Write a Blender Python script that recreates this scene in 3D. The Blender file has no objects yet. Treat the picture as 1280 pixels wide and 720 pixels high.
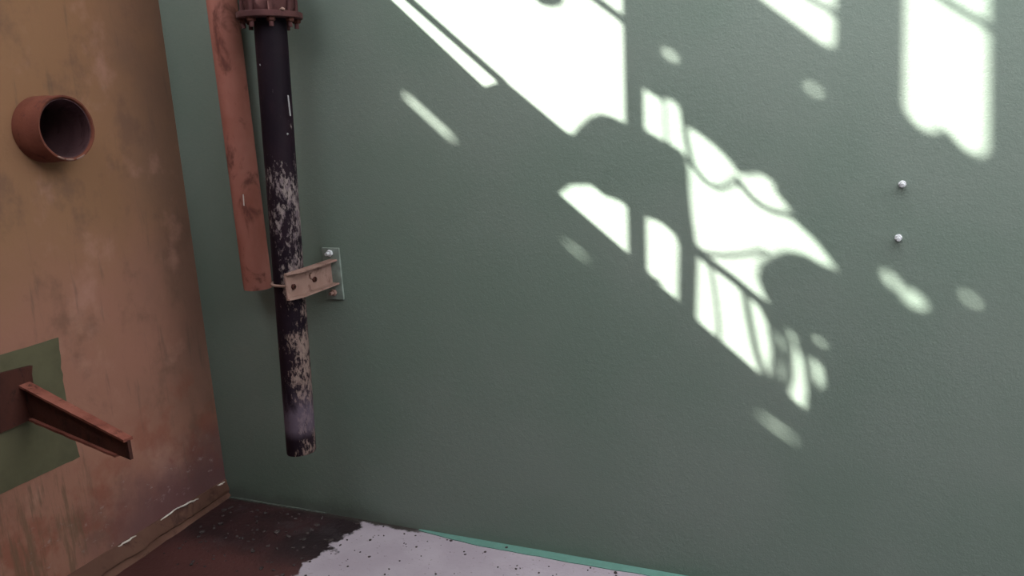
import bpy, bmesh, math, random
from mathutils import Vector, Matrix, noise
from mathutils.geometry import tessellate_polygon

random.seed(7)
C = bpy.context.scene.collection
S = bpy.context.scene

# ---------------------------------------------------------------- camera
# world: corner of the two walls on the floor = origin, x along the green wall,
# y into the green wall, z up.  Orientation from the vanishing points of the walls.
F = 1050.0
DN = Vector((260, 4640, 1050)).normalized()
AZ = -DN
AX = Vector((2423, 102, -1050)).normalized()
AX = (AX - AZ * AX.dot(AZ)).normalized()
AY = AZ.cross(AX)
CAM = Vector((2.52, -2.534, 1.60))
cam_d = bpy.data.cameras.new('camera')
cam_d.sensor_width = 36.0
cam_d.lens = F / 1280.0 * 36.0
cam_d.clip_start = 0.02
cam = bpy.data.objects.new('camera', cam_d)
right = Vector((AX[0], AY[0], AZ[0]))
down = Vector((AX[1], AY[1], AZ[1]))
fwd = Vector((AX[2], AY[2], AZ[2]))
R = Matrix((right, -down, -fwd)).transposed()
cam.matrix_world = Matrix.Translation(CAM) @ R.to_4x4()
C.objects.link(cam)
S.camera = cam

# ---------------------------------------------------------------- light
SUN = Vector((1.0, 0.75, -0.86))
sd = bpy.data.lights.new('sun', 'SUN')
sd.energy = 40.0
sd.angle = math.radians(0.4)
sd.color = (1.0, 0.97, 0.88)
sun = bpy.data.objects.new('sun', sd)
sun.rotation_euler = SUN.to_track_quat('-Z', 'Y').to_euler()
sun.location = (-3, -2, 5)
C.objects.link(sun)
W = bpy.data.worlds.new('World')
S.world = W
W.use_nodes = True
bg = W.node_tree.nodes['Background']
bg.inputs[0].default_value = (0.96, 0.98, 1.0, 1)
bg.inputs[1].default_value = 4.7
S.view_settings.view_transform = 'Standard'
S.view_settings.look = 'None'
S.view_settings.gamma = 1.0
S.view_settings.use_curve_mapping = False
S.view_settings.exposure = 0.40


# ---------------------------------------------------------------- material helpers
class NT:
    def __init__(self, name, rough=0.8, spec=0.4):
        self.m = bpy.data.materials.new(name)
        self.m.use_nodes = True
        self.t = self.m.node_tree
        self.b = self.t.nodes['Principled BSDF']
        self.b.inputs['Roughness'].default_value = rough
        self.b.inputs['Specular IOR Level'].default_value = spec
        g = self.t.nodes.new('ShaderNodeNewGeometry')
        self.pos = g.outputs['Position']

    def link(self, a, b):
        self.t.links.new(a, b)

    def val(self, x, sock):
        if hasattr(x, 'links'):
            self.link(x, sock)
        else:
            sock.default_value = x

    def mapped(self, scale, offset=(0, 0, 0)):
        n = self.t.nodes.new('ShaderNodeMapping')
        n.inputs['Scale'].default_value = scale
        n.inputs['Location'].default_value = offset
        self.link(self.pos, n.inputs['Vector'])
        return n.outputs[0]

    def noise(self, scale, detail=4, rough=0.55, vec=None, dist=0.0):
        n = self.t.nodes.new('ShaderNodeTexNoise')
        n.inputs['Scale'].default_value = scale
        n.inputs['Detail'].default_value = detail
        n.inputs['Roughness'].default_value = rough
        n.inputs['Distortion'].default_value = dist
        self.link(vec if vec is not None else self.pos, n.inputs['Vector'])
        return n.outputs['Fac']

    def math(self, op, a, b=0.0, c=0.0, clamp=False):
        n = self.t.nodes.new('ShaderNodeMath')
        n.operation = op
        n.use_clamp = clamp
        self.val(a, n.inputs[0])
        self.val(b, n.inputs[1])
        self.val(c, n.inputs[2])
        return n.outputs[0]

    def xyz(self):
        n = self.t.nodes.new('ShaderNodeSeparateXYZ')
        self.link(self.pos, n.inputs[0])
        return n.outputs[0], n.outputs[1], n.outputs[2]

    def step(self, x, a, b):
        n = self.t.nodes.new('ShaderNodeMapRange')
        n.interpolation_type = 'SMOOTHSTEP'
        self.val(x, n.inputs['Value'])
        n.inputs['From Min'].default_value = a
        n.inputs['From Max'].default_value = b
        return n.outputs[0]

    def mix(self, f, a, b):
        n = self.t.nodes.new('ShaderNodeMix')
        n.data_type = 'RGBA'
        self.val(f, n.inputs[0])
        for s, v in ((n.inputs[6], a), (n.inputs[7], b)):
            if hasattr(v, 'links'):
                self.link(v, s)
            else:
                s.default_value = (v[0], v[1], v[2], 1)
        return n.outputs[2]

    def bump(self, h, strength=0.3, dist=0.01):
        n = self.t.nodes.new('ShaderNodeBump')
        n.inputs['Strength'].default_value = strength
        n.inputs['Distance'].default_value = dist
        self.link(h, n.inputs['Height'])
        self.link(n.outputs[0], self.b.inputs['Normal'])

    def out(self, col):
        if hasattr(col, 'links'):
            self.link(col, self.b.inputs['Base Color'])
        else:
            self.b.inputs['Base Color'].default_value = (col[0], col[1], col[2], 1)
        return self.m


def mat_green_wall():
    n = NT('green_wall_paint', 0.6, 0.35)
    big = n.noise(1.6, 4, 0.5)
    col = n.mix(n.step(big, 0.36, 0.66), (0.128, 0.168, 0.138), (0.152, 0.184, 0.158))
    fine = n.noise(60, 3, 0.6, n.mapped((1, 1, 2.4)))
    col = n.mix(n.math('MULTIPLY', n.step(fine, 0.3, 0.7), 0.25), col, (0.115, 0.150, 0.125))
    # faint trowel rubs
    rub = n.step(n.noise(3.2, 5, 0.6, n.mapped((1.8, 1, 0.7), (3, 0, 1)), 0.8), 0.62, 0.78)
    col = n.mix(n.math('MULTIPLY', rub, 0.28), col, (0.11, 0.13, 0.10))
    # darker along the foot of the wall, strongest towards the corner
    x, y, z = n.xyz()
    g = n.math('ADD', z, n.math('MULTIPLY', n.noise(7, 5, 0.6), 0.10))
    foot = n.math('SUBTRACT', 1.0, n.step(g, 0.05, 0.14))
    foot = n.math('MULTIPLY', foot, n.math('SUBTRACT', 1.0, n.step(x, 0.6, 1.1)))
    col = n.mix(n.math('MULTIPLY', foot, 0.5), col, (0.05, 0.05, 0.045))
    h = n.noise(190, 3, 0.7)
    h2 = n.noise(45, 3, 0.6)
    n.bump(n.math('ADD', h, h2), 0.28, 0.004)
    return n.out(col)


def mat_left_wall():
    n = NT('stained_concrete_wall', 0.75, 0.3)
    x, y, z = n.xyz()
    nz = n.noise(2.6, 5, 0.6)
    zz = n.math('ADD', z, n.math('MULTIPLY', n.math('SUBTRACT', nz, 0.5), 0.9))
    col = n.mix(n.step(zz, 0.75, 1.45), (0.30, 0.140, 0.098), (0.262, 0.135, 0.072))
    # greyer skin towards the corner
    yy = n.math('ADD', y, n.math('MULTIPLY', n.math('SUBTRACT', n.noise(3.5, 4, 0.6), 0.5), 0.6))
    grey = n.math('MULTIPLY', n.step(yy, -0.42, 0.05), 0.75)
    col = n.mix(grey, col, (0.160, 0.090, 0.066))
    # blotches
    bl = n.step(n.noise(5.5, 6, 0.65, n.mapped((1, 1, 0.8), (0, 2, 5))), 0.5, 0.68)
    col = n.mix(n.math('MULTIPLY', bl, 0.6), col, (0.150, 0.080, 0.055))
    pk = n.step(n.noise(3.8, 5, 0.6, n.mapped((1, 1, 0.9), (0, 7, 1))), 0.54, 0.72)
    col = n.mix(n.math('MULTIPLY', pk, 0.65), col, (0.41, 0.215, 0.165))
    # reddish rust tint and violet dirt low down
    low = n.math('SUBTRACT', 1.0, n.step(zz, 0.25, 0.62))
    red = n.math('MULTIPLY', low, n.step(n.noise(6, 5, 0.6, n.mapped((1, 1, 1), (0, 1, 9))), 0.46, 0.62))
    col = n.mix(n.math('MULTIPLY', red, 0.7), col, (0.225, 0.072, 0.045))
    zl = n.math('ADD', z, n.math('MULTIPLY', n.math('SUBTRACT', n.noise(4.5, 5, 0.65, n.mapped((1, 1, 1), (0, 3, 8))), 0.5), 0.35))
    vi = n.math('MULTIPLY', n.math('SUBTRACT', 1.0, n.step(zl, 0.12, 0.42)), n.step(yy, -0.85, -0.35))
    col = n.mix(n.math('MULTIPLY', vi, 0.85), col, (0.120, 0.056, 0.060))
    # scraped pale flecks in a slanting band just above the fillet
    band = n.math('MULTIPLY', n.step(zl, 0.10, 0.16), n.math('SUBTRACT', 1.0, n.step(zl, 0.22, 0.36)))
    fl = n.step(n.noise(34, 5, 0.7, n.mapped((1, 0.55, 1.0), (0, 8, 3))), 0.585, 0.66)
    col = n.mix(n.math('MULTIPLY', n.math('MULTIPLY', fl, band), 0.55), col, (0.33, 0.25, 0.24))
    # olive runs below the painted rectangle
    ol = n.math('MULTIPLY', n.math('SUBTRACT', 1.0, n.step(y, -0.70, -0.60)), n.math('SUBTRACT', 1.0, n.step(z, 0.44, 0.47)))
    ols = n.step(n.noise(20, 4, 0.7, n.mapped((1, 1.6, 0.16), (0, 2, 0))), 0.47, 0.62)
    col = n.mix(n.math('MULTIPLY', n.math('MULTIPLY', ol, ols), 0.7), col, (0.135, 0.085, 0.052))
    # vertical dark runs
    st = n.step(n.noise(9, 4, 0.65, n.mapped((1, 2.2, 0.25), (0, 4, 0))), 0.58, 0.72)
    col = n.mix(n.math('MULTIPLY', st, 0.45), col, (0.11, 0.075, 0.055))
    # scattered green paint flecks and pale chips
    gf = n.step(n.noise(8, 3, 0.5, n.mapped((1, 1, 1), (0, 12, 3))), 0.70, 0.76)
    col = n.mix(n.math('MULTIPLY', gf, 0.5), col, (0.10, 0.11, 0.085))
    wf = n.step(n.noise(26, 3, 0.6, n.mapped((1, 1, 1), (0, 5, 3))), 0.735, 0.77)
    col = n.mix(n.math('MULTIPLY', n.math('MULTIPLY', wf, n.math('SUBTRACT', 1.0, n.step(z, 0.2, 0.7))), 0.8), col, (0.55, 0.46, 0.42))
    n.bump(n.math('ADD', n.noise(70, 4, 0.6), n.noise(14, 5, 0.6)), 0.3, 0.006)
    return n.out(col)


def mat_floor():
    n = NT('floor_concrete', 0.8, 0.3)
    x, y, z = n.xyz()
    pale = n.mix(n.step(n.noise(4, 5, 0.6), 0.35, 0.7), (0.295, 0.25, 0.29), (0.35, 0.305, 0.345))
    sp = n.step(n.noise(46, 3, 0.55, n.mapped((1, 1.5, 1))), 0.655, 0.70)
    pale = n.mix(n.math('MULTIPLY', sp, 0.75), pale, (0.13, 0.10, 0.10))
    sp2 = n.step(n.noise(17, 4, 0.6, n.mapped((1, 2.0, 1), (2, 3, 0))), 0.66, 0.71)
    pale = n.mix(n.math('MULTIPLY', sp2, 0.6), pale, (0.22, 0.17, 0.17))
    # sludge stain in the corner, edge with its own outline
    e = n.math('ADD', x, n.math('MULTIPLY', n.math('SUBTRACT', n.noise(7, 6, 0.62), 0.5), 0.42))
    e = n.math('ADD', e, n.math('MULTIPLY', n.math('ABSOLUTE', n.math('ADD', y, 0.2)), 0.22))
    dark = n.mix(n.step(n.noise(6, 5, 0.6), 0.38, 0.64), (0.017, 0.0075, 0.0085), (0.036, 0.014, 0.015))
    ed = n.step(e, 0.42, 0.66)
    dark = n.mix(n.math('MULTIPLY', ed, 0.8), dark, (0.014, 0.010, 0.012))
    gy = n.step(n.noise(11, 5, 0.6, n.mapped((1, 1, 1), (4, 1, 0))), 0.55, 0.66)
    dark = n.mix(n.math('MULTIPLY', gy, 0.45), dark, (0.045, 0.034, 0.038))
    br = n.math('SUBTRACT', 1.0, n.step(n.math('ADD', y, n.math('MULTIPLY', n.noise(5, 3), 0.15)), -0.36, -0.2))
    dark = n.mix(n.math('MULTIPLY', br, 0.7), dark, (0.085, 0.030, 0.027))
    f = n.step(e, 0.685, 0.715)
    col = n.mix(f, dark, pale)
    # dark line along the wall foot
    yl = n.math('ADD', y, n.math('MULTIPLY', n.math('SUBTRACT', n.noise(24, 4, 0.6), 0.5), 0.05))
    dl = n.math('MULTIPLY', n.step(yl, -0.028, -0.012), n.math('SUBTRACT', 1.0, n.step(x, 0.92, 1.0)))
    col = n.mix(dl, col, (0.03, 0.025, 0.022))
    rr = n.t.nodes.new('ShaderNodeMapRange')
    n.link(f, rr.inputs[0])
    rr.inputs[3].default_value = 0.55
    rr.inputs[4].default_value = 0.85
    n.link(rr.outputs[0], n.b.inputs['Roughness'])
    n.bump(n.math('ADD', n.noise(60, 4, 0.6), n.noise(18, 4, 0.6)), 0.35, 0.006)
    return n.out(col)


def mat_rust(name, a, b, c, scale=18, rough=0.8, stretch=(1, 1, 0.6), spec=0.25):
    n = NT(name, rough, spec)
    v = n.mapped(stretch)
    col = n.mix(n.step(n.noise(scale * 0.4, 4, 0.6, v), 0.35, 0.68), a, b)
    col = n.mix(n.math('MULTIPLY', n.step(n.noise(scale, 5, 0.65, v, 0.5), 0.54, 0.68), 0.85), col, c)
    n.bump(n.noise(scale * 6, 4, 0.7), 0.35, 0.003)
    return n.out(col)


def mat_plain(name, c, rough=0.6, metal=0.0, var=0.25, scale=20):
    n = NT(name, rough, 0.4)
    n.b.inputs['Metallic'].default_value = metal
    d = tuple(v * (1 - var) for v in c)
    col = n.mix(n.step(n.noise(scale, 5, 0.6), 0.35, 0.65), c, d)
    n.bump(n.noise(scale * 7, 3, 0.6), 0.15, 0.002)
    return n.out(col)


def mat_black_pipe():
    n = NT('scuffed_black_pipe_paint', 0.65, 0.12)
    x, y, z = n.xyz()
    base = n.mix(n.step(n.noise(9, 3, 0.5), 0.4, 0.65), (0.007, 0.0032, 0.007), (0.012, 0.0055, 0.0095))
    v = n.mapped((1.3, 1.3, 0.6))
    s = n.math('ADD', n.math('MULTIPLY', n.noise(22, 6, 0.75, v), 0.5), n.math('MULTIPLY', n.noise(75, 4, 0.7, v), 0.5))
    # wear by height: nearly bare above 1.5 m, rubbed band at 1.1 to 1.45 m, worn room side below
    hi = n.math('MULTIPLY', n.math('SUBTRACT', 1.0, n.step(z, 1.38, 1.50)), n.step(z, 1.08, 1.24))
    lo = n.math('MULTIPLY', n.math('SUBTRACT', 1.0, n.step(z, 1.05, 1.25)), n.step(x, 0.575, 0.640))
    blob = n.math('MULTIPLY', n.math('SUBTRACT', n.noise(6.5, 4, 0.6, n.mapped((1, 1, 0.8), (1.3, 0, 0.4))), 0.5), 0.42)
    w = n.math('ADD', n.math('MULTIPLY', hi, 0.15), n.math('MULTIPLY', lo, 0.145))
    s = n.math('ADD', n.math('ADD', s, w), blob)
    f = n.step(s, 0.60, 0.70)
    grey = n.mix(n.step(n.noise(55, 4, 0.6, v), 0.4, 0.6), (0.25, 0.20, 0.19), (0.14, 0.105, 0.115))
    warm = n.math('SUBTRACT', 1.0, n.step(z, 0.95, 1.1))
    grey = n.mix(n.math('MULTIPLY', warm, 0.6), grey, (0.25, 0.165, 0.13))
    col = n.mix(n.math('MULTIPLY', f, 0.85), base, grey)
    # lavender wash near the lower end, black again at the very end
    b = n.math('MULTIPLY', n.step(z, 0.42, 0.47), n.math('SUBTRACT', 1.0, n.step(z, 0.52, 0.66)))
    b = n.math('MULTIPLY', b, n.step(n.noise(14, 5, 0.6, v), 0.30, 0.60))
    col = n.mix(n.math('MULTIPLY', b, 0.75), col, (0.12, 0.09, 0.12))
    n.bump(n.math('ADD', n.noise(120, 3, 0.6), s), 0.2, 0.003)
    return n.out(col)


M_GREEN = mat_green_wall()
M_LEFT = mat_left_wall()
M_FLOOR = mat_floor()
M_SALMON = mat_rust('salmon_rust_pipe', (0.30, 0.118, 0.092), (0.215, 0.068, 0.047), (0.085, 0.025, 0.019), 9)
M_RUST = mat_rust('dark_rust_and_shade', (0.068, 0.021, 0.014), (0.045, 0.013, 0.010), (0.022, 0.008, 0.007), 26)
M_BEAM = mat_rust('red_rust_beam', (0.25, 0.085, 0.062), (0.16, 0.045, 0.032), (0.07, 0.02, 0.014), 30, stretch=(0.7, 1, 1))
M_CLAY = mat_rust('red_oxide_socket', (0.165, 0.050, 0.031), (0.12, 0.034, 0.022), (0.07, 0.02, 0.015), 16)
M_INNER = mat_rust('dull_violet_pipe_bore', (0.085, 0.04, 0.045), (0.06, 0.026, 0.03), (0.04, 0.015, 0.015), 16)
M_FLANGE = mat_rust('maroon_flange_iron', (0.075, 0.027, 0.027), (0.05, 0.017, 0.018), (0.026, 0.010, 0.012), 30)
M_BLACK = mat_black_pipe()
M_BRACKET = mat_rust('pinkish_bracket_steel', (0.28, 0.175, 0.145), (0.23, 0.135, 0.11), (0.14, 0.075, 0.06), 26)
M_PLATE = mat_plain('greenish_painted_steel', (0.21, 0.25, 0.22), 0.55, 0.0, 0.3, 30)
M_DULL = mat_plain('dull_green_paint', (0.085, 0.095, 0.085), 0.8, 0, 0.4, 30)
M_STEEL = mat_plain('galvanised_steel', (0.62, 0.62, 0.65), 0.4, 0.35, 0.2, 60)
M_STRIP = mat_plain('turquoise_floor_paint', (0.105, 0.225, 0.19), 0.6, 0.0, 0.12, 25)
M_PATCH = mat_plain('olive_green_patch_paint', (0.105, 0.096, 0.052), 0.7, 0.0, 0.3, 5)
M_MORTAR = mat_rust('brown_mortar', (0.135, 0.066, 0.047), (0.10, 0.046, 0.032), (0.055, 0.024, 0.018), 12, stretch=(1, 1, 1))
M_CHIP = mat_plain('white_plaster', (0.62, 0.55, 0.50), 0.8, 0, 0.2, 40)
M_DRIP = mat_plain('grey_paint_drip', (0.30, 0.29, 0.30), 0.8, 0, 0.2, 40)
M_CRUMB = mat_plain('dark_crumbs', (0.05, 0.035, 0.035), 0.9, 0, 0.4, 60)
M_CONC = mat_plain('grey_concrete', (0.33, 0.31, 0.28), 0.85, 0, 0.25, 6)
M_DARKC = mat_plain('low_bounce_concrete', (0.10, 0.085, 0.07), 0.9, 0, 0.3, 5)  # kept dark so the added walls and slabs bounce little light
M_SHEET = mat_plain('grey_sheet_metal', (0.28, 0.29, 0.28), 0.6, 0.2, 0.2, 8)
M_CABLE = mat_plain('black_rubber', (0.02, 0.02, 0.02), 0.6, 0, 0.2, 40)


# ---------------------------------------------------------------- object helpers
def link(name, me, mat, parent=None, smooth=False, loc=None):
    o = bpy.data.objects.new(name, me)
    C.objects.link(o)
    if mat is not None and not me.materials:
        me.materials.append(mat)
    if smooth:
        for p in me.polygons:
            p.use_smooth = True
    if loc is not None:
        o.location = loc
    if parent is not None:
        o.parent = parent
        o.matrix_parent_inverse = Matrix.Translation(-parent.location)
    return o


def obj(name, bm, mat, parent=None, smooth=False):
    bmesh.ops.recalc_face_normals(bm, faces=bm.faces)
    me = bpy.data.meshes.new(name)
    bm.to_mesh(me)
    bm.free()
    o = link(name, me, mat, parent, False)
    if smooth:
        me.shade_smooth()
        me.set_sharp_from_angle(angle=math.radians(38))
    return o


def empty(name, loc):
    o = bpy.data.objects.new(name, None)
    o.location = loc
    o.empty_display_size = 0.05
    C.objects.link(o)
    return o


def tag(o, label, cat, group=None):
    o['label'] = label
    o['category'] = cat
    if group:
        o['group'] = group
    return o


def struct(o, label=None, cat=None):
    o['kind'] = 'structure'
    if label:
        o['label'] = label
    if cat:
        o['category'] = cat
    return o


def box(bm, a, b, bev=0.0):
    a, b = Vector(a), Vector(b)
    r = bmesh.ops.create_cube(bm, size=1.0)
    for v in r['verts']:
        v.co = Vector(((a[i] + b[i]) / 2 + v.co[i] * (b[i] - a[i]) for i in range(3)))
    if bev:
        es = list({e for v in r['verts'] for e in v.link_edges})
        bmesh.ops.bevel(bm, geom=es, offset=bev, segments=2, affect='EDGES', profile=0.5)


def tube(bm, pts, rad, seg=16, cap=True):
    """swept tube along pts; rad number or list"""
    pts = [Vector(p) for p in pts]
    n = len(pts)
    rads = rad if isinstance(rad, (list, tuple)) else [rad] * n
    rings = []
    ref = None
    for i in range(n):
        t = (pts[min(i + 1, n - 1)] - pts[max(i - 1, 0)]).normalized()
        if ref is None:
            ref = Vector((0, 0, 1)) if abs(t.z) < 0.9 else Vector((1, 0, 0))
        u = (ref - t * ref.dot(t)).normalized()
        ref = u
        w = t.cross(u)
        rings.append([bm.verts.new(pts[i] + (u * math.cos(2 * math.pi * k / seg) + w * math.sin(2 * math.pi * k / seg)) * rads[i]) for k in range(seg)])
    for i in range(n - 1):
        for k in range(seg):
            bm.faces.new((rings[i][k], rings[i][(k + 1) % seg], rings[i + 1][(k + 1) % seg], rings[i + 1][k]))
    if cap:
        bm.faces.new(rings[0][::-1])
        bm.faces.new(rings[-1])


def lathe(bm, prof, org, axis, seg=48, closed=False):
    """prof: list of (radius, distance along axis)"""
    axis = Vector(axis).normalized()
    org = Vector(org)
    ref = Vector((0, 0, 1)) if abs(axis.z) < 0.9 else Vector((1, 0, 0))
    u = (ref - axis * ref.dot(axis)).normalized()
    w = axis.cross(u)
    rings = []
    for r, h in prof:
        if r < 1e-6:
            rings.append([bm.verts.new(org + axis * h)])
        else:
            rings.append([bm.verts.new(org + axis * h + (u * math.cos(2 * math.pi * k / seg) + w * math.sin(2 * math.pi * k / seg)) * r) for k in range(seg)])
    m = len(rings)
    for i in range(m if closed else m - 1):
        a, b = rings[i], rings[(i + 1) % m]
        for k in range(seg):
            k2 = (k + 1) % seg
            if len(a) == 1 and len(b) == 1:
                continue
            if len(a) == 1:
                bm.faces.new((a[0], b[k2], b[k]))
            elif len(b) == 1:
                bm.faces.new((a[k], a[k2], b[0]))
            else:
                bm.faces.new((a[k], a[k2], b[k2], b[k]))


def hexa(bm, org, axis, r, h, rot=0.0):
    """hexagonal nut or bolt head with chamfered top"""
    axis = Vector(axis).normalized()
    ref = Vector((0, 0, 1)) if abs(axis.z) < 0.9 else Vector((1, 0, 0))
    u = (ref - axis * ref.dot(axis)).normalized()
    w = axis.cross(u)
    rings = []
    for rr, hh in ((r, 0), (r, h * 0.8), (r * 0.84, h)):
        rings.append([bm.verts.new(Vector(org) + axis * hh + (u * math.cos(rot + math.pi / 3 * k) + w * math.sin(rot + math.pi / 3 * k)) * rr) for k in range(6)])
    for i in range(2):
        for k in range(6):
            bm.faces.new((rings[i][k], rings[i][(k + 1) % 6], rings[i + 1][(k + 1) % 6], rings[i + 1][k]))
    bm.faces.new(rings[0][::-1])
    bm.faces.new(rings[2])


def prism(bm, loops, off):
    """solid from an outline (first loop) and holes, pushed along vector off"""
    loops = [[Vector(p) for p in l] for l in loops]
    tris = tessellate_polygon(loops)
    flat = [p for l in loops for p in l]
    a = [bm.verts.new(p) for p in flat]
    b = [bm.verts.new(p + off) for p in flat]
    for t in tris:
        try:
            bm.faces.new([a[i] for i in t])
            bm.faces.new([b[i] for i in reversed(t)])
        except ValueError:
            pass
    k = 0
    for l in loops:
        n = len(l)
        for i in range(n):
            i0, i1 = k + i, k + (i + 1) % n
            bm.faces.new((a[i0], a[i1], b[i1], b[i0]))
        k += n


def ray(px, py):
    r = Vector((px - 640, py - 360, F))
    return Vector((r.dot(AX), r.dot(AY), r.dot(AZ)))


def on_back(px, py, y=0.0):
    r = ray(px, py)
    return CAM + r * ((y - CAM.y) / r.y)


def on_x(px, py, x=0.0):
    r = ray(px, py)
    return CAM + r * ((x - CAM.x) / r.x)


def on_z(px, py, z=0.0):
    r = ray(px, py)
    return CAM + r * ((z - CAM.z) / r.z)


def nz(p, s):
    return noise.noise(Vector(p) * s)


# ---------------------------------------------------------------- the setting
H = 2.43            # top of the left, right and front tank walls
HB = 4.4            # top of the green wall
HR = 2.55            # underside of the slab added over the viewer to hold back daylight
XR, YF = 6.0, -3.5  # right and front wall faces

bm = bmesh.new()
box(bm, (-0.3, YF - 0.3, -0.2), (XR + 0.3, 0.3, 0.0))
floor = struct(obj('floor', bm, M_FLOOR), 'concrete floor, dark sludge stain in the corner, pale and speckled beyond', 'floor')

bm = bmesh.new()
box(bm, (-0.3, 0.0, 0.0), (XR + 0.3, 0.3, HB))
struct(obj('wall_back', bm, M_GREEN), 'grey green painted rendered wall with sun patches', 'wall')

STUB_Y, STUB_Z, STUB_R = -0.580, 1.583, 0.105
bm = bmesh.new()
hole = [(0, STUB_Y + math.cos(2 * math.pi * k / 40) * (STUB_R - 0.001), STUB_Z + math.sin(2 * math.pi * k / 40) * (STUB_R - 0.001)) for k in range(40)]
prism(bm, [[(0, YF, 0), (0, 0, 0), (0, 0, H), (0, YF, H)], hole], Vector((-0.3, 0, 0)))
wall_left = struct(obj('wall_left', bm, M_LEFT), 'brown stained bare concrete wall on the left', 'wall')

bm = bmesh.new()
box(bm, (XR, YF, 0), (XR + 0.3, 0, H))
struct(obj('wall_right', bm, M_GREEN), 'grey green painted wall out of frame on the right', 'wall')
bm = bmesh.new()
box(bm, (-0.3, YF - 0.3, 0), (XR + 0.3, YF, HR))
struct(obj('wall_front_added', bm, M_DARKC), 'unseen concrete wall added behind the viewer to shape the daylight', 'wall')  # unseen, added to close off daylight from the front
bm = bmesh.new()
box(bm, (-0.3, YF - 0.3, HR), (XR + 0.3, -2.0, HR + 0.2))
struct(obj('roof_blocker', bm, M_DARKC), 'unseen concrete slab added over the viewer to hold back daylight', 'roof_blocker')  # added unseen so daylight fades down the green wall
bm = bmesh.new()
prism(bm, [[(0.3, 0.3, 4.22), (1.9, 0.3, 2.86), (1.9, 0.3, 2.96), (0.3, 0.3, 4.32)]], Vector((0, -2.3, 0)))
struct(obj('canopy_blocker', bm, M_DARKC), 'unseen sloping slab added to darken the pipe corner', 'roof_blocker')  # added to block the sky above the pipe corner

# olive green painted rectangle on the left wall round the beam root (thin render coat)
bm = bmesh.new()
out = []
y0, y1, za, zb = -1.32, -0.656, 0.466, 0.902
for i in range(24):
    out.append((0, y0 + (y1 - y0) * i / 23, zb + nz((i * 0.7, 0, 1), 1) * 0.003 - 0.004 * i / 23))
for i in range(1, 20):
    t = i / 20
    out.append((0, y1 + nz((i * 0.9, 3, 1), 1) * 0.006 - 0.012 * math.sin(t * 3.1), zb + (za - zb) * t))
for i in range(24):
    out.append((0, y1 + (y0 - y1) * i / 23, za + nz((i * 0.7, 9, 1), 1) * 0.003))
prism(bm, [out], Vector((0.003, 0, 0)))
obj('painted_patch', bm, M_PATCH, wall_left)['label'] = 'olive green painted rectangle on brown wall'

# broken mortar fillet along the foot of the left wall
bm = bmesh.new()
N = 160
rings = []
for i in range(N + 1):
    y = -i * (1.6 / N)
    a = nz((0, y, 0), 9) * 0.010 + nz((0, y, 4), 30) * 0.004
    b = nz((3, y, 0), 7) * 0.010 + nz((3, y, 4), 26) * 0.004
    grow = min(1.0, 0.35 + 0.9 * (-y))
    prof = [(-0.01, 0.082 + b * 0.4), (0.004, 0.078 + b * 0.5), (0.014 * grow + a * 0.4, 0.066 + b * 0.6), (0.036 * grow + a, 0.038 + b),
            (0.038 * grow + a, 0.027 + b), (0.020 * grow + a * 0.6, 0.018 + b * 0.5), (0.042 * grow + a, 0.008), (0.060 * grow + b, -0.01), (-0.01, -0.01)]
    rings.append([bm.verts.new((px, y, pz)) for px, pz in prof])
K = len(rings[0])
for i in range(N):
    for k in range(K):
        bm.faces.new((rings[i][k], rings[i][(k + 1) % K], rings[i + 1][(k + 1) % K], rings[i + 1][k]))
bm.faces.new(rings[0])
bm.faces.new(rings[-1][::-1])
fillet = struct(obj('baseboard_left', bm, M_MORTAR, None, True), 'rough broken mortar fillet along foot of brown wall', 'skirting')
for (ax, ay, bx_, by_, r) in ((147, 683, 169, 669, 0.0032), (200, 650, 222, 634, 0.003), (221, 635, 247, 623, 0.0034), (271, 607, 280, 602, 0.003)):
    bm = bmesh.new()
    p, q = on_x(ax, ay, 0.010), on_x(bx_, by_, 0.010)
    pts = [p.lerp(q, t / 8) + Vector((0.004, 0, nz((t, ax, 0), 0.7) * 0.005)) for t in range(9)]
    tube(bm, pts, [r * (0.35 + 0.9 * math.sin(math.pi * (t + 0.6) / 9.2)) for t in range(9)], 6)
    obj('plaster_chip', bm, M_CHIP, fillet, True)

# turquoise paint strip on the floor along the green wall
bm = bmesh.new()
up, lo = [], []
for i in range(70):
    x = 0.945 + i * (2.7 / 69)
    w = min(0.042, 0.010 + 0.05 * (i / 10)) + nz((x, 2, 0), 8) * 0.007 + nz((x, 5, 0), 40) * 0.003
    up.append((x, -0.0005, 0.0))
    lo.append((x, -w, 0.0))
prism(bm, [up + lo[::-1]], Vector((0, 0, 0.003)))
obj('paint_strip', bm, M_STRIP, floor)['label'] = 'turquoise paint strip on the floor beside green wall'

# dull green paint edge along the foot of the green wall inside the stained corner
bm = bmesh.new()
up, lo = [], []
for i in range(40):
    x = 0.012 + i * (0.50 / 39)
    w = 0.013 * (1 - 0.6 * i / 39) + nz((x, 2, 7), 14) * 0.004
    up.append((x, -0.0005, 0.0))
    lo.append((x, -max(w, 0.003), 0.0))
prism(bm, [up + lo[::-1]], Vector((0, 0, 0.003)))
obj('paint_edge', bm, M_DULL, floor)['label'] = 'dull green paint edge on stained floor in the corner'

# ---------------------------------------------------------------- pipe stub in the left wall
st = empty('pipe_stub', (0, STUB_Y, STUB_Z))
tag(st, 'short open rust red pipe stub sticking out of the brown wall', 'pipe')
bm = bmesh.new()
r = STUB_R
lathe(bm, [(r - 0.010, -0.28), (r - 0.001, -0.28), (r - 0.001, 0.0), (r + 0.002, 0.002), (r + 0.002, 0.045), (r + 0.001, 0.055), (r - 0.001, 0.062), (r, 0.112), (r - 0.002, 0.118), (r - 0.007, 0.118), (r - 0.010, 0.114)],
      (0, STUB_Y, STUB_Z), (1, 0, 0), 56, True)
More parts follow.
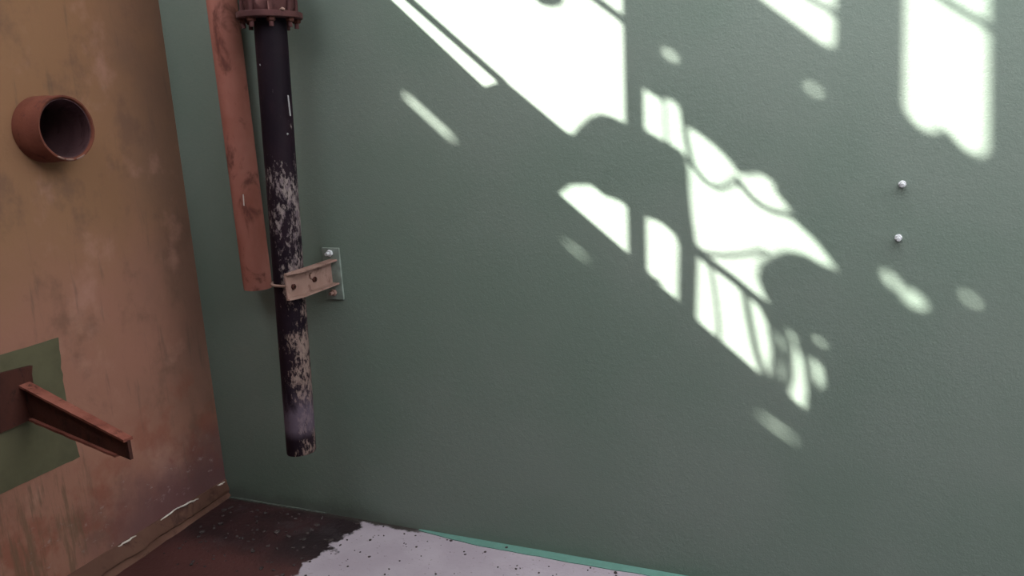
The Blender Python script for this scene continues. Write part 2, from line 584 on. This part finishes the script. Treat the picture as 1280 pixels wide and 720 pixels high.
# worn, slightly uneven rim
for v in bm.verts:
    if v.co.x > 0.1:
        v.co.x += nz(v.co, 40) * 0.003
obj('socket', bm, M_CLAY, st, True)
bm = bmesh.new()
lathe(bm, [(r - 0.0103, -0.279), (r - 0.0103, 0.110), (r - 0.014, 0.110), (r - 0.014, -0.272), (0, -0.272), (0, -0.279)], (0, STUB_Y, STUB_Z), (1, 0, 0), 56)
obj('bore', bm, M_INNER, st, True)
for a0, a1 in ((3.55, 3.9), (4.0, 4.3), (4.35, 4.6)):
    bm = bmesh.new()
    pts = []
    for k in range(7):
        a = a0 + (a1 - a0) * k / 6
        # angle measured so that pi = bottom of the rim
        ang = a - 0.9
        pts.append((0.119, STUB_Y + math.sin(ang) * (r - 0.005), STUB_Z + math.cos(ang) * (r - 0.005)))
    tube(bm, pts, [0.0015 + 0.0022 * math.sin(math.pi * (k + 0.3) / 6.6) for k in range(7)], 6)
    obj('rust_flake', bm, M_BRACKET, st, True)['label'] = 'pale flaked rim edge'

# ---------------------------------------------------------------- rusted beam bracket on the left wall
bb = empty('bracket_beam', (0, -0.82, 0.74))
tag(bb, 'rusty red steel beam stub bolted to olive patch on brown wall', 'beam')
bm = bmesh.new()
prism(bm, [[(0.003, -1.06, 0.862), (0.003, -0.775, 0.838), (0.003, -0.782, 0.812), (0.003, -0.789, 0.668), (0.003, -1.06, 0.655)]], Vector((0.014, 0, 0)))
obj('base_plate', bm, M_RUST, bb)
root = Vector((0.015, -0.819, 0.790))
tip = Vector((0.555, -0.912, 0.703))
ax = (tip - root).normalized()
sd_ = Vector((ax.y, -ax.x, 0)).normalized()     # towards the room
if sd_.y > 0:
    sd_ = -sd_
upv = Vector((0, 0, 1))


def beam_piece(name, secs, mat):
    """secs: list of (t, side0, side1, z0, z1) sections along the beam"""
    b = bmesh.new()
    rr = []
    for t, s0, s1, z0, z1 in secs:
        c = root.lerp(tip, t)
        rr.append([b.verts.new(c + sd_ * s + upv * z) for s, z in ((s0, z0), (s1, z0), (s1, z1), (s0, z1))])
    for i in range(len(rr) - 1):
        for k in range(4):
            b.faces.new((rr[i][k], rr[i][(k + 1) % 4], rr[i + 1][(k + 1) % 4], rr[i + 1][k]))
    b.faces.new(rr[0])
    b.faces.new(rr[-1][::-1])
    return obj(name, b, mat, bb)


TN = 26
beam_piece('top_flange', [(i / TN, -0.024 + 0.006 * i / TN + nz((i, 0, 0), 0.8) * 0.002, 0.014 - 0.003 * i / TN + nz((i, 5, 0), 0.8) * 0.0015, -0.008, 0.0 + nz((i, 9, 0), 0.6) * 0.001) for i in range(TN + 1)], M_BEAM)
beam_piece('web', [(i / TN, -0.010, 0.0, -0.112 + 0.046 * i / TN, -0.006) for i in range(TN + 1)], M_RUST)  # web's shade is put into its colour by the darker rust
beam_piece('bottom_flange', [(i / TN, -0.016, 0.012 - 0.004 * i / TN + nz((i, 7, 2), 0.9) * 0.003, -0.119 + 0.046 * i / TN, -0.111 + 0.046 * i / TN) for i in range(1, TN - 2)], M_BEAM)
for z in (0.70, 0.822):
    bm = bmesh.new()
    hexa(bm, (0.017, -0.955, z), (1, 0, 0), 0.014, 0.012, 0.3)
    obj('bolt', bm, M_RUST, bb)

# ---------------------------------------------------------------- salmon rusty pipe
rp = empty('rusty_pipe', (0.36, -0.066, 0.945))
tag(rp, 'salmon rusty vertical pipe ending above floor, left of black pipe', 'pipe')
bm = bmesh.new()
RPX, RPY, RR = 0.362, -0.068, 0.053
prof = []
for i in range(60):
    z = 0.948 + i * (2.1 / 59)
    prof.append((RR, z))
ring_in = [(RR - 0.006, 0.948 + 2.1), (RR - 0.006, 0.948)]
lathe(bm, [(RR - 0.006, 0.950), (RR - 0.001, 0.948)] + prof[1:] + ring_in, (RPX, RPY, 0), (0, 0, 1), 40)
for v in bm.verts:
    v.co.x += 0.010 * (v.co.z - 1.5) * -0.3
obj('barrel', bm, M_SALMON, rp, True)
bm = bmesh.new()
box(bm, (RPX - 0.02, -0.018, 2.42), (RPX + 0.02, 0.0, 2.46))
lathe(bm, [(RR + 0.0005, -0.014), (RR + 0.006, -0.014), (RR + 0.006, 0.014), (RR + 0.0005, 0.014)], (RPX - 0.003, RPY, 2.44), (0, 0, 1), 40, True)
obj('pipe_clip', bm, M_RUST, rp)
bm = bmesh.new()
tube(bm, [on_back(304, 243, -0.118) + Vector((0, 0, 0)), on_back(305, 257, -0.118)], 0.0022, 6)
obj('paint_drip', bm, M_CHIP, rp, True)

# ---------------------------------------------------------------- black pipe with flange
PA = Vector((0.630, -0.155, 1.900))
PB = Vector((0.585, -0.197, 0.362))
pd = (PB - PA).normalized()
bp = empty('black_pipe', (PB.x, PB.y, PB.z))
tag(bp, 'scuffed black vertical pipe with bolted flange clamped to green wall', 'pipe')
PR = 0.054
bm = bmesh.new()
L = (PB - PA).length
lathe(bm, [(PR - 0.008, L - 0.02), (PR - 0.006, L - 0.001), (PR - 0.002, L)] + [(PR, L - 0.006 - k * (L + 0.02) / 50) for k in range(51)] + [(PR - 0.008, -0.02)], PA, pd, 48)
for v in bm.verts:
    # softly dented lower end, slightly slanted cut
    t = (v.co - PA).dot(pd)
    if t > L - 0.05:
        v.co += pd * (v.co.x - PB.x) * -0.10 * ((t - L + 0.05) / 0.05)
obj('barrel', bm, M_BLACK, bp, True)
bm = bmesh.new()
lathe(bm, [(0, L - 0.018), (PR - 0.007, L - 0.018), (PR - 0.007, L - 0.012), (0, L - 0.012)], PA, pd, 32)
obj('end_plug', bm, M_CABLE, bp)
for (ax_, ay_, bx2, by2, rr_) in ((360, 119, 363, 145, 0.0026), (359, 167, 360, 168, 0.004), (325, 80, 326, 82, 0.003)):
    bm = bmesh.new()
    yq = PA.y - 0.026 if ax_ > 350 else PA.y - 0.055
    tube(bm, [on_back(ax_, ay_, yq), on_back(bx2, by2, yq)], rr_, 6)
    obj('paint_drip', bm, M_DRIP, bp, True)
FR = 0.108
up_ax = -pd
fl = []
for name, h0, h1 in (('flange', 0.0, 0.020), ('flange', 0.085, 0.105)):
    bm = bmesh.new()
    base = PA + up_ax * h0
    lathe(bm, [(PR + 0.0005, 0), (PR + 0.010, 0), (FR - 0.002, 0.0), (FR, 0.002), (FR, h1 - h0 - 0.002), (FR - 0.002, h1 - h0), (PR + 0.0005, h1 - h0)], base, up_ax, 56, True)
    fl.append(obj(name, bm, M_FLANGE, bp, True))
bm = bmesh.new()
lathe(bm, [(PR - 0.006, 0.0), (PR + 0.020, 0.012), (PR + 0.028, 0.035), (PR + 0.028, 0.06), (PR + 0.018, 0.09), (PR + 0.018, 0.096), (PR - 0.006, 0.096)], PA + up_ax * 0.006, up_ax, 48, True)
obj('gasket_sleeve', bm, M_FLANGE, bp, True)
bm = bmesh.new()
tube(bm, [PA + up_ax * 0.09, PA + up_ax * 1.1], PR + 0.004, 40)
obj('upper_barrel', bm, M_FLANGE, bp, True)
ua = Vector((1, 0, 0))
ua = (ua - pd * ua.dot(pd)).normalized()
ub = up_ax.cross(ua)
for k in range(8):
    a = 2 * math.pi * (k + 0.92) / 8
    c = PA + (ua * math.cos(a) + ub * math.sin(a)) * 0.086
    bm = bmesh.new()
    tube(bm, [c - up_ax * 0.030, c + up_ax * 0.135], 0.0075, 10)
    s = obj('stud', bm, M_FLANGE, bp, True)
    for base, d in ((c, -up_ax), (c + up_ax * 0.105, up_ax)):
        bm = bmesh.new()
        hexa(bm, base, d, 0.0145, 0.013, a)
        obj('nut', bm, M_RUST, s)
bm = bmesh.new()
c = PA + Vector((0.094, -0.052, 0.019))
tube(bm, [c + Vector((-0.008, 0.0, 0)), c + Vector((0.002, -0.001, 0.003)), c + Vector((0.010, 0.001, 0))], [0.003, 0.0055, 0.003], 6)
obj('chipped_edge', bm, M_BRACKET, bp, True)['label'] = 'bright chip on flange edge'

# ---------------------------------------------------------------- pipe bracket
pb = empty('pipe_bracket', (0.665, 0.0, 1.0))
tag(pb, 'pinkish steel channel bracket holding the black pipe to green wall', 'bracket')
bm = bmesh.new()
box(bm, (0.632, -0.009, 0.903), (0.706, 0.0, 1.098), 0.0015)
obj('wall_plate', bm, M_PLATE, pb)
YE, ZL, ZH, XW, XFL = -0.272, 0.962, 1.056, 0.660, 0.695
bm = bmesh.new()
box(bm, (XW, YE, ZL), (XW + 0.006, -0.009, ZH))
obj('channel_web', bm, M_BRACKET, pb)
for z0, z1 in ((ZL, ZL + 0.006), (ZH - 0.006, ZH)):
    bm = bmesh.new()
    prism(bm, [[(XW + 0.006, YE, z0), (XFL - 0.022, YE, z0), (XFL - 0.008, YE + 0.03, z0), (XFL, YE + 0.065, z0), (XFL, -0.009, z0), (XW + 0.006, -0.009, z0)]], Vector((0, 0, z1 - z0)))
    obj('channel_flange', bm, M_BRACKET, pb)
for z, rot in ((1.079, 0.2), (0.930, 0.4)):
    bm = bmesh.new()
    hexa(bm, (0.668, -0.009, z), (0, -1, 0), 0.013, 0.011, rot)
    tube(bm, [(0.668, -0.018, z), (0.668, -0.036, z)], 0.0065, 10)
    obj('anchor_bolt', bm, M_STEEL if z > 1 else M_BRACKET, pb)
zc = 1.004
pc = PA.lerp(PB, (PA.z - zc) / (PA.z - PB.z))
bm = bmesh.new()
pts = [(0.675, pc.y - PR - 0.006, zc)]
for k in range(17):
    a = -math.pi / 2 - math.pi * k / 16
    pts.append((pc.x + math.cos(a) * (PR + 0.006), pc.y + math.sin(a) * (PR + 0.006), zc))
pts.append((0.675, pc.y + PR + 0.006, zc))
tube(bm, pts, 0.005, 10)
ubolt = obj('u_bolt', bm, M_BRACKET, pb, True)
for yy in (pc.y - PR - 0.006, pc.y + PR + 0.006):
    bm = bmesh.new()
    hexa(bm, (XW + 0.006, yy, zc), (1, 0, 0), 0.010, 0.009, 0.5)
    obj('nut', bm, M_RUST, ubolt)
bm = bmesh.new()
hexa(bm, (XW + 0.006, -0.135, 1.020), (1, 0, 0), 0.011, 0.008, 0.1)
obj('bolt_head', bm, M_BRACKET, pb)

# ---------------------------------------------------------------- two anchor bolts in the green wall
for px, py, rot, lab in ((1128, 230, 0.3, 'upper of two small steel anchor bolts sticking out of green wall'),
                         (1123, 297, 0.8, 'lower of two small steel anchor bolts sticking out of green wall')):
    p = on_back(px, py)
    ab = empty('anchor_bolt', (p.x, 0, p.z))
    tag(ab, lab, 'bolt', 'anchor bolts in the green wall')
    bm = bmesh.new()
    lathe(bm, [(0, 0), (0.010, 0), (0.010, 0.002), (0.0, 0.002)], (p.x, 0, p.z), (0, -1, 0), 20)
    obj('washer', bm, M_STEEL, ab)
    bm = bmesh.new()
    hexa(bm, (p.x, -0.002, p.z), (0, -1, 0), 0.0092, 0.009, rot)
    obj('nut', bm, M_STEEL, ab)
    bm = bmesh.new()
    tube(bm, [(p.x, -0.010, p.z), (p.x, -0.034, p.z), (p.x, -0.036, p.z)], [0.0058, 0.0058, 0.0045], 12)
    obj('threaded_shank', bm, M_STEEL, ab, True)


# ---------------------------------------------------------------- crumbs on the floor (uncountable)
def crumbs(name, n, fn, mat, label, smin, smax):
    b = bmesh.new()
    for i in range(n):
        x, y = fn()
        s = random.uniform(smin, smax) * random.choice((0.6, 0.8, 1, 1.5))
        r = bmesh.ops.create_icosphere(b, subdivisions=1, radius=s)
        sc = Vector((random.uniform(0.7, 1.5), random.uniform(0.7, 1.3), random.uniform(0.35, 0.7)))
        a = random.random() * 6
        for v in r['verts']:
            c = Vector((v.co.x * sc.x, v.co.y * sc.y, v.co.z * sc.z)) * random.uniform(0.8, 1.15)
            v.co = Vector((x + c.x * math.cos(a) - c.y * math.sin(a), y + c.x * math.sin(a) + c.y * math.cos(a), s * sc.z * 0.6 + c.z))
    o = obj(name, b, mat)
    o['kind'] = 'stuff'
    return tag(o, label, 'debris')


def pale_area():
    return random.uniform(0.78, 1.8), -abs(random.gauss(0.0, 0.25)) - 0.02


def dark_area():
    return random.uniform(0.08, 0.72), -random.uniform(0.03, 0.5)


crumbs('dark_crumbs', 90, pale_area, M_CRUMB, 'dark crumbs scattered over the pale floor', 0.0022, 0.0048)
crumbs('sludge_crumbs', 150, dark_area, M_CRUMB, 'lumps and crumbs of sludge on the stained floor in the corner', 0.003, 0.008)

# ---------------------------------------------------------------- unseen shapes added above the left wall to cut the sun into patches
bm = bmesh.new()
box(bm, (-4.0, -6.6, H - 0.2), (-0.3, 0.3, H))
struct(obj('floor_deck', bm, M_CONC), 'concrete deck at the top of the left wall, out of frame', 'deck')


def shade_pt(px, py, p):
    """point of the plane x = -p whose sun shadow falls on the green wall at that spot"""
    w = on_back(px, py)
    t = (w.x + p) / SUN.x
    return Vector((-p, -SUN.y * t, w.z - SUN.z * t))


def shade_loop(pts, p):
    out = []
    for q in pts:
        if q[0] == 'at':              # given directly as (distance from the green wall, height)
            out.append(Vector((-p, -q[1], q[2])))
        elif q[0] == 'deck':            # straight down to the deck below the previous point
            v = shade_pt(q[1], q[2], p)
            v.z = H
            out.append(v)
        else:
            out.append(shade_pt(q[0], q[1], p))
    return out


def slab(name, p, loops, thick, mat, label, cat):
    b = bmesh.new()
    prism(b, [shade_loop(l, p) for l in loops], -SUN.normalized() * thick)
    return tag(obj(name, b, mat), label, cat)


def oval(cx, cy, rx, ry, rot=0.6, n=14):
    return [(cx + rx * math.cos(2 * math.pi * k / n) * math.cos(rot) - ry * math.sin(2 * math.pi * k / n) * math.sin(rot),
             cy + rx * math.cos(2 * math.pi * k / n) * math.sin(rot) + ry * math.sin(2 * math.pi * k / n) * math.cos(rot)) for k in range(n)]


# concrete kerb shape, unseen, added to bound the sun patches from below
slab('blocker', 0.03, [[('deck', 200, -280), (200, -280), (490, 0), (605, 108), (622, 102), (635, 104), (708, 165), (714, 167), (726, 175), (716, 225),
                     (700, 243), (792, 322), ('deck', 792, 322)],
                    [(455, 62), (485, 76), (590, 178), (590, 205), (560, 190), (455, 92)],
                    [(690, 275), (755, 330), (755, 345), (690, 300)]],
     0.05, M_CONC, 'concrete kerb added unseen on the left wall edge to shape the sun patches', 'blocker')
slab('blocker_extension', 0.15, [[('deck', 792, 322), (792, 322), (806, 333), (815, 345), (829, 352), (826, 357), (843, 371), (867, 396), (895, 420), (925, 445),
                               (953, 470), (985, 492), (1000, 506), (1012, 514), (1050, 545), ('deck', 1050, 545)],
                              [(925, 492), (950, 505), (1010, 548), (1010, 575), (925, 520)]],
     0.05, M_CONC, 'lower concrete kerb added unseen to bound the lower sun patches', 'blocker')  # unseen lower edge, added to end the far patches
# unseen slotted sheet further back, added for the faint dashes of sun
slab('slot_blocker', 2.6, [[('deck', 420, 30), (420, -5), (600, 162), (690, 257), (800, 352), (920, 468), (1010, 535), (1060, 580), ('deck', 1060, 580)],
                            [(480, 94), (487, 98), (487, 103), (481, 100)],
                            [(505, 121), (509, 119), (566, 171), (563, 174)],
                            [(710, 304), (731, 321), (730, 322.4), (709, 305.4)],
                            [(955, 521), (990, 546), (989, 548.5), (954, 523.5)]],
     0.02, M_SHEET, 'unseen slotted sheet added to let through faint dashes of sun', 'fence')
# pump silhouette, unseen, added to shade the middle of the sun patch
slab('dome_blocker', 0.25, [[(700, 243), (692, 236), (714, 168), (722, 158), (735, 146), (748, 141), (762, 144), (775, 150), (788, 155), (802, 160), (833, 177), (852, 188),
                             (860, 200), (863, 220), (864, 245), (867, 275), (871, 300), (874, 325), (872, 396), ('deck', 872, 396), ('deck', 846, 372), (846, 352),
                             (847, 305), (842, 292), (825, 278), (805, 272), (792, 269), (787, 260), (775, 252), (755, 245), (740, 232), (715, 232)]],
     0.08, M_SHEET, 'grey pump silhouette added unseen to shade the middle of the sun patch', 'dome')
# unseen sheet with openings, added to outline the right-hand sun patches
slab('sheet_blocker', 0.5, [[(799, -150), (799, 108), (823, 124), (843, 127), (851, 140), (856, 160), (867, 163), (893, 183), (913, 203), (919, 215), (933, 221), (953, 219),
                               (965, 227), (967, 240), (980, 253), (993, 278), (1017, 300), (1044, 335), (1025, 328), (1005, 316), (980, 311), (960, 318), (947, 328), (944, 345),
                               (952, 365), (962, 384), (968, 398), (985, 412), (996, 424), (1003, 440), (1012, 448), (1024, 455), (1027, 475), (1018, 488), (1014, 514), ('deck', 1014, 514),
                               ('at', 5.8, H), ('at', 5.8, 8.0), ('at', 2.9, 8.0), (1290, -150)],
                              [(880, -60), (955, 0), (1030, 55), (1038, 57), (1041, 46), (1041, -60)],
                              [(1136, -60), (1133, 133), (1137, 145), (1153, 162), (1167, 163), (1175, 155), (1183, 160), (1207, 187), (1220, 193), (1228, 190), (1232, 180), (1233, -60)],
                              oval(838, 69, 20, 18), oval(1017, 112, 20, 19), oval(1213, 374, 21, 19), oval(1025, 427, 4, 3),
                              oval(1129, 362, 42, 24, 0.7)],
     0.05, M_SHEET, 'unseen sheet with openings added to outline the right sun patches', 'wall')

# unseen holed sheet further back, added for the round sun spots
slab('pinhole_blocker', 1.1, [[(808, -150), (808, 98), (866, 98), (930, 178), (1000, 212), (1062, 300), (1062, 470), ('deck', 1062, 470), ('at', 6.1, H), ('at', 6.1, 7.0), ('at', 4.0, 7.0), (1290, -150)],
                                   [(850, -62), (1026, 72), (1058, 78), (1058, -62)],
                                   [(1116, -62), (1116, 162), (1150, 182), (1200, 208), (1250, 215), (1250, -62)],
                                   oval(838, 69, 7, 4), oval(1017, 112, 5.5, 4.5), oval(1213, 374, 5.5, 4.5), oval(1115, 351, 11, 5.5, 1.0), oval(1142, 374, 13, 8)],
     0.02, M_SHEET, 'unseen holed sheet added to make the small round sun spots', 'partition')


def rod(name, p, pts, rpx, mat, label, cat, seg=8):  # unseen rods, added to draw thin shadow lines
    b = bmesh.new()
    q = [shade_pt(x, y, p) for x, y in pts]
    tube(b, q, rpx * 0.0026, seg)
    return tag(obj(name, b, mat, None, True), label, cat)


post_top = shade_pt(793, -150, 0.12)
post_low = shade_pt(797, 322, 0.12)
bm = bmesh.new()
tube(bm, [Vector((-0.12, post_low.y, H)), Vector((-0.12, post_low.y, post_top.z))], 0.0195, 14)
tag(obj('post_blocker', bm, M_STEEL, None, True), 'unseen post added to cast the upright shadow between sun patches', 'post')  # unseen upright, added to split the sun patches
rod('low_rod_blocker', 0.10, [(330, -162), (512, 0), (630, 104)], 4.6, M_STEEL, 'unseen bar added for a slanting shadow line by the kerb, out of frame', 'rail')  # added for the dark line beside the narrow sun stripe
rod('upper_rod_blocker', 0.16, [(640, -75), (742, -3), (786, 30), (800, 42)], 4.5, M_STEEL, 'unseen rail added to cast a slanting line across the top patch', 'rail')  # unseen, added to cross the top patch with shade
rod('sag_blocker', 0.1, [(850, 120), (854, 145), (858, 175), (865, 205), (880, 226), (897, 236), (912, 231), (922, 222)], 2.6, M_CABLE, 'unseen cable added for a curved shadow beside the pump, out of frame', 'cable')  # unseen curve, added to cast a fine line
rod('droop_blocker', 0.1, [(920, 222), (933, 240), (948, 255), (965, 264), (990, 269)], 3.0, M_CABLE, 'unseen drooping cable added for a thin shadow in the sun patch', 'cable')  # added out of view for a hanging line of shade
rod('wire_blocker', 0.3, [(829, 110), (831, 140), (834, 185)], 1.6, M_CABLE, 'unseen thin wire added for a hairline shadow above the pump housing, out of frame', 'wire')  # unseen, added for one faint upright shadow
rod('stay_blocker', 0.12, [(862, 306), (875, 318), (915, 348), (968, 392)], 5.0, M_STEEL, 'unseen bar added for a diagonal shadow beside the pump, out of frame', 'bar')  # unseen, added to divide the lower patches
rod('slack_blocker', 0.1, [(862, 303), (880, 316), (905, 320), (930, 318), (955, 312)], 2.4, M_CABLE, 'unseen slack cable added for a faint arc of shadow', 'cable')  # added unseen for the shallow shadow arc
for i, (pts, w) in enumerate((([(886, 325), (893, 360), (898, 400), (899, 430)], 2.0), ([(930, 360), (936, 395), (944, 435), (958, 480)], 3.2),
                              ([(952, 380), (964, 405), (970, 440), (966, 490)], 4.0), ([(974, 400), (985, 430), (986, 470), (978, 500)], 4.4),
                              ([(998, 425), (1010, 455), (1014, 490), (1012, 515)], 4.0))):
    rod('loop_blocker', 0.10 + 0.03 * i, pts, w, M_CABLE, ['thinnest', 'second', 'third', 'fourth', 'last'][i] + ' unseen loop added for a curved shadow, counted from the pump, out of frame', 'hose')  # unseen curves, added to scallop the lower patch
slab('notch_blocker', 0.25, [[(655, -42), (664, -12), (669, 1), (680, 8), (692, 10), (703, 8), (707, -4), (712, -28)]], 0.06, M_SHEET, 'lamp silhouette added unseen to cut into the top of the sun patch', 'notch')  # unseen solid, added to darken a notch in the patch
rod('bar_blocker', 0.45, [(985, -16), (1044, 16)], 3.4, M_STEEL, 'unseen bar added to cross the first upper sun patch with shade', 'bar')  # added unseen for the slanting shade in this opening
rod('bar_blocker', 0.45, [(1130, -36), (1186, 4), (1237, 34)], 4.2, M_STEEL, 'unseen bar added to cross the second upper sun patch with shade', 'bar')  # unseen, added to shade a strip of the rightmost patch
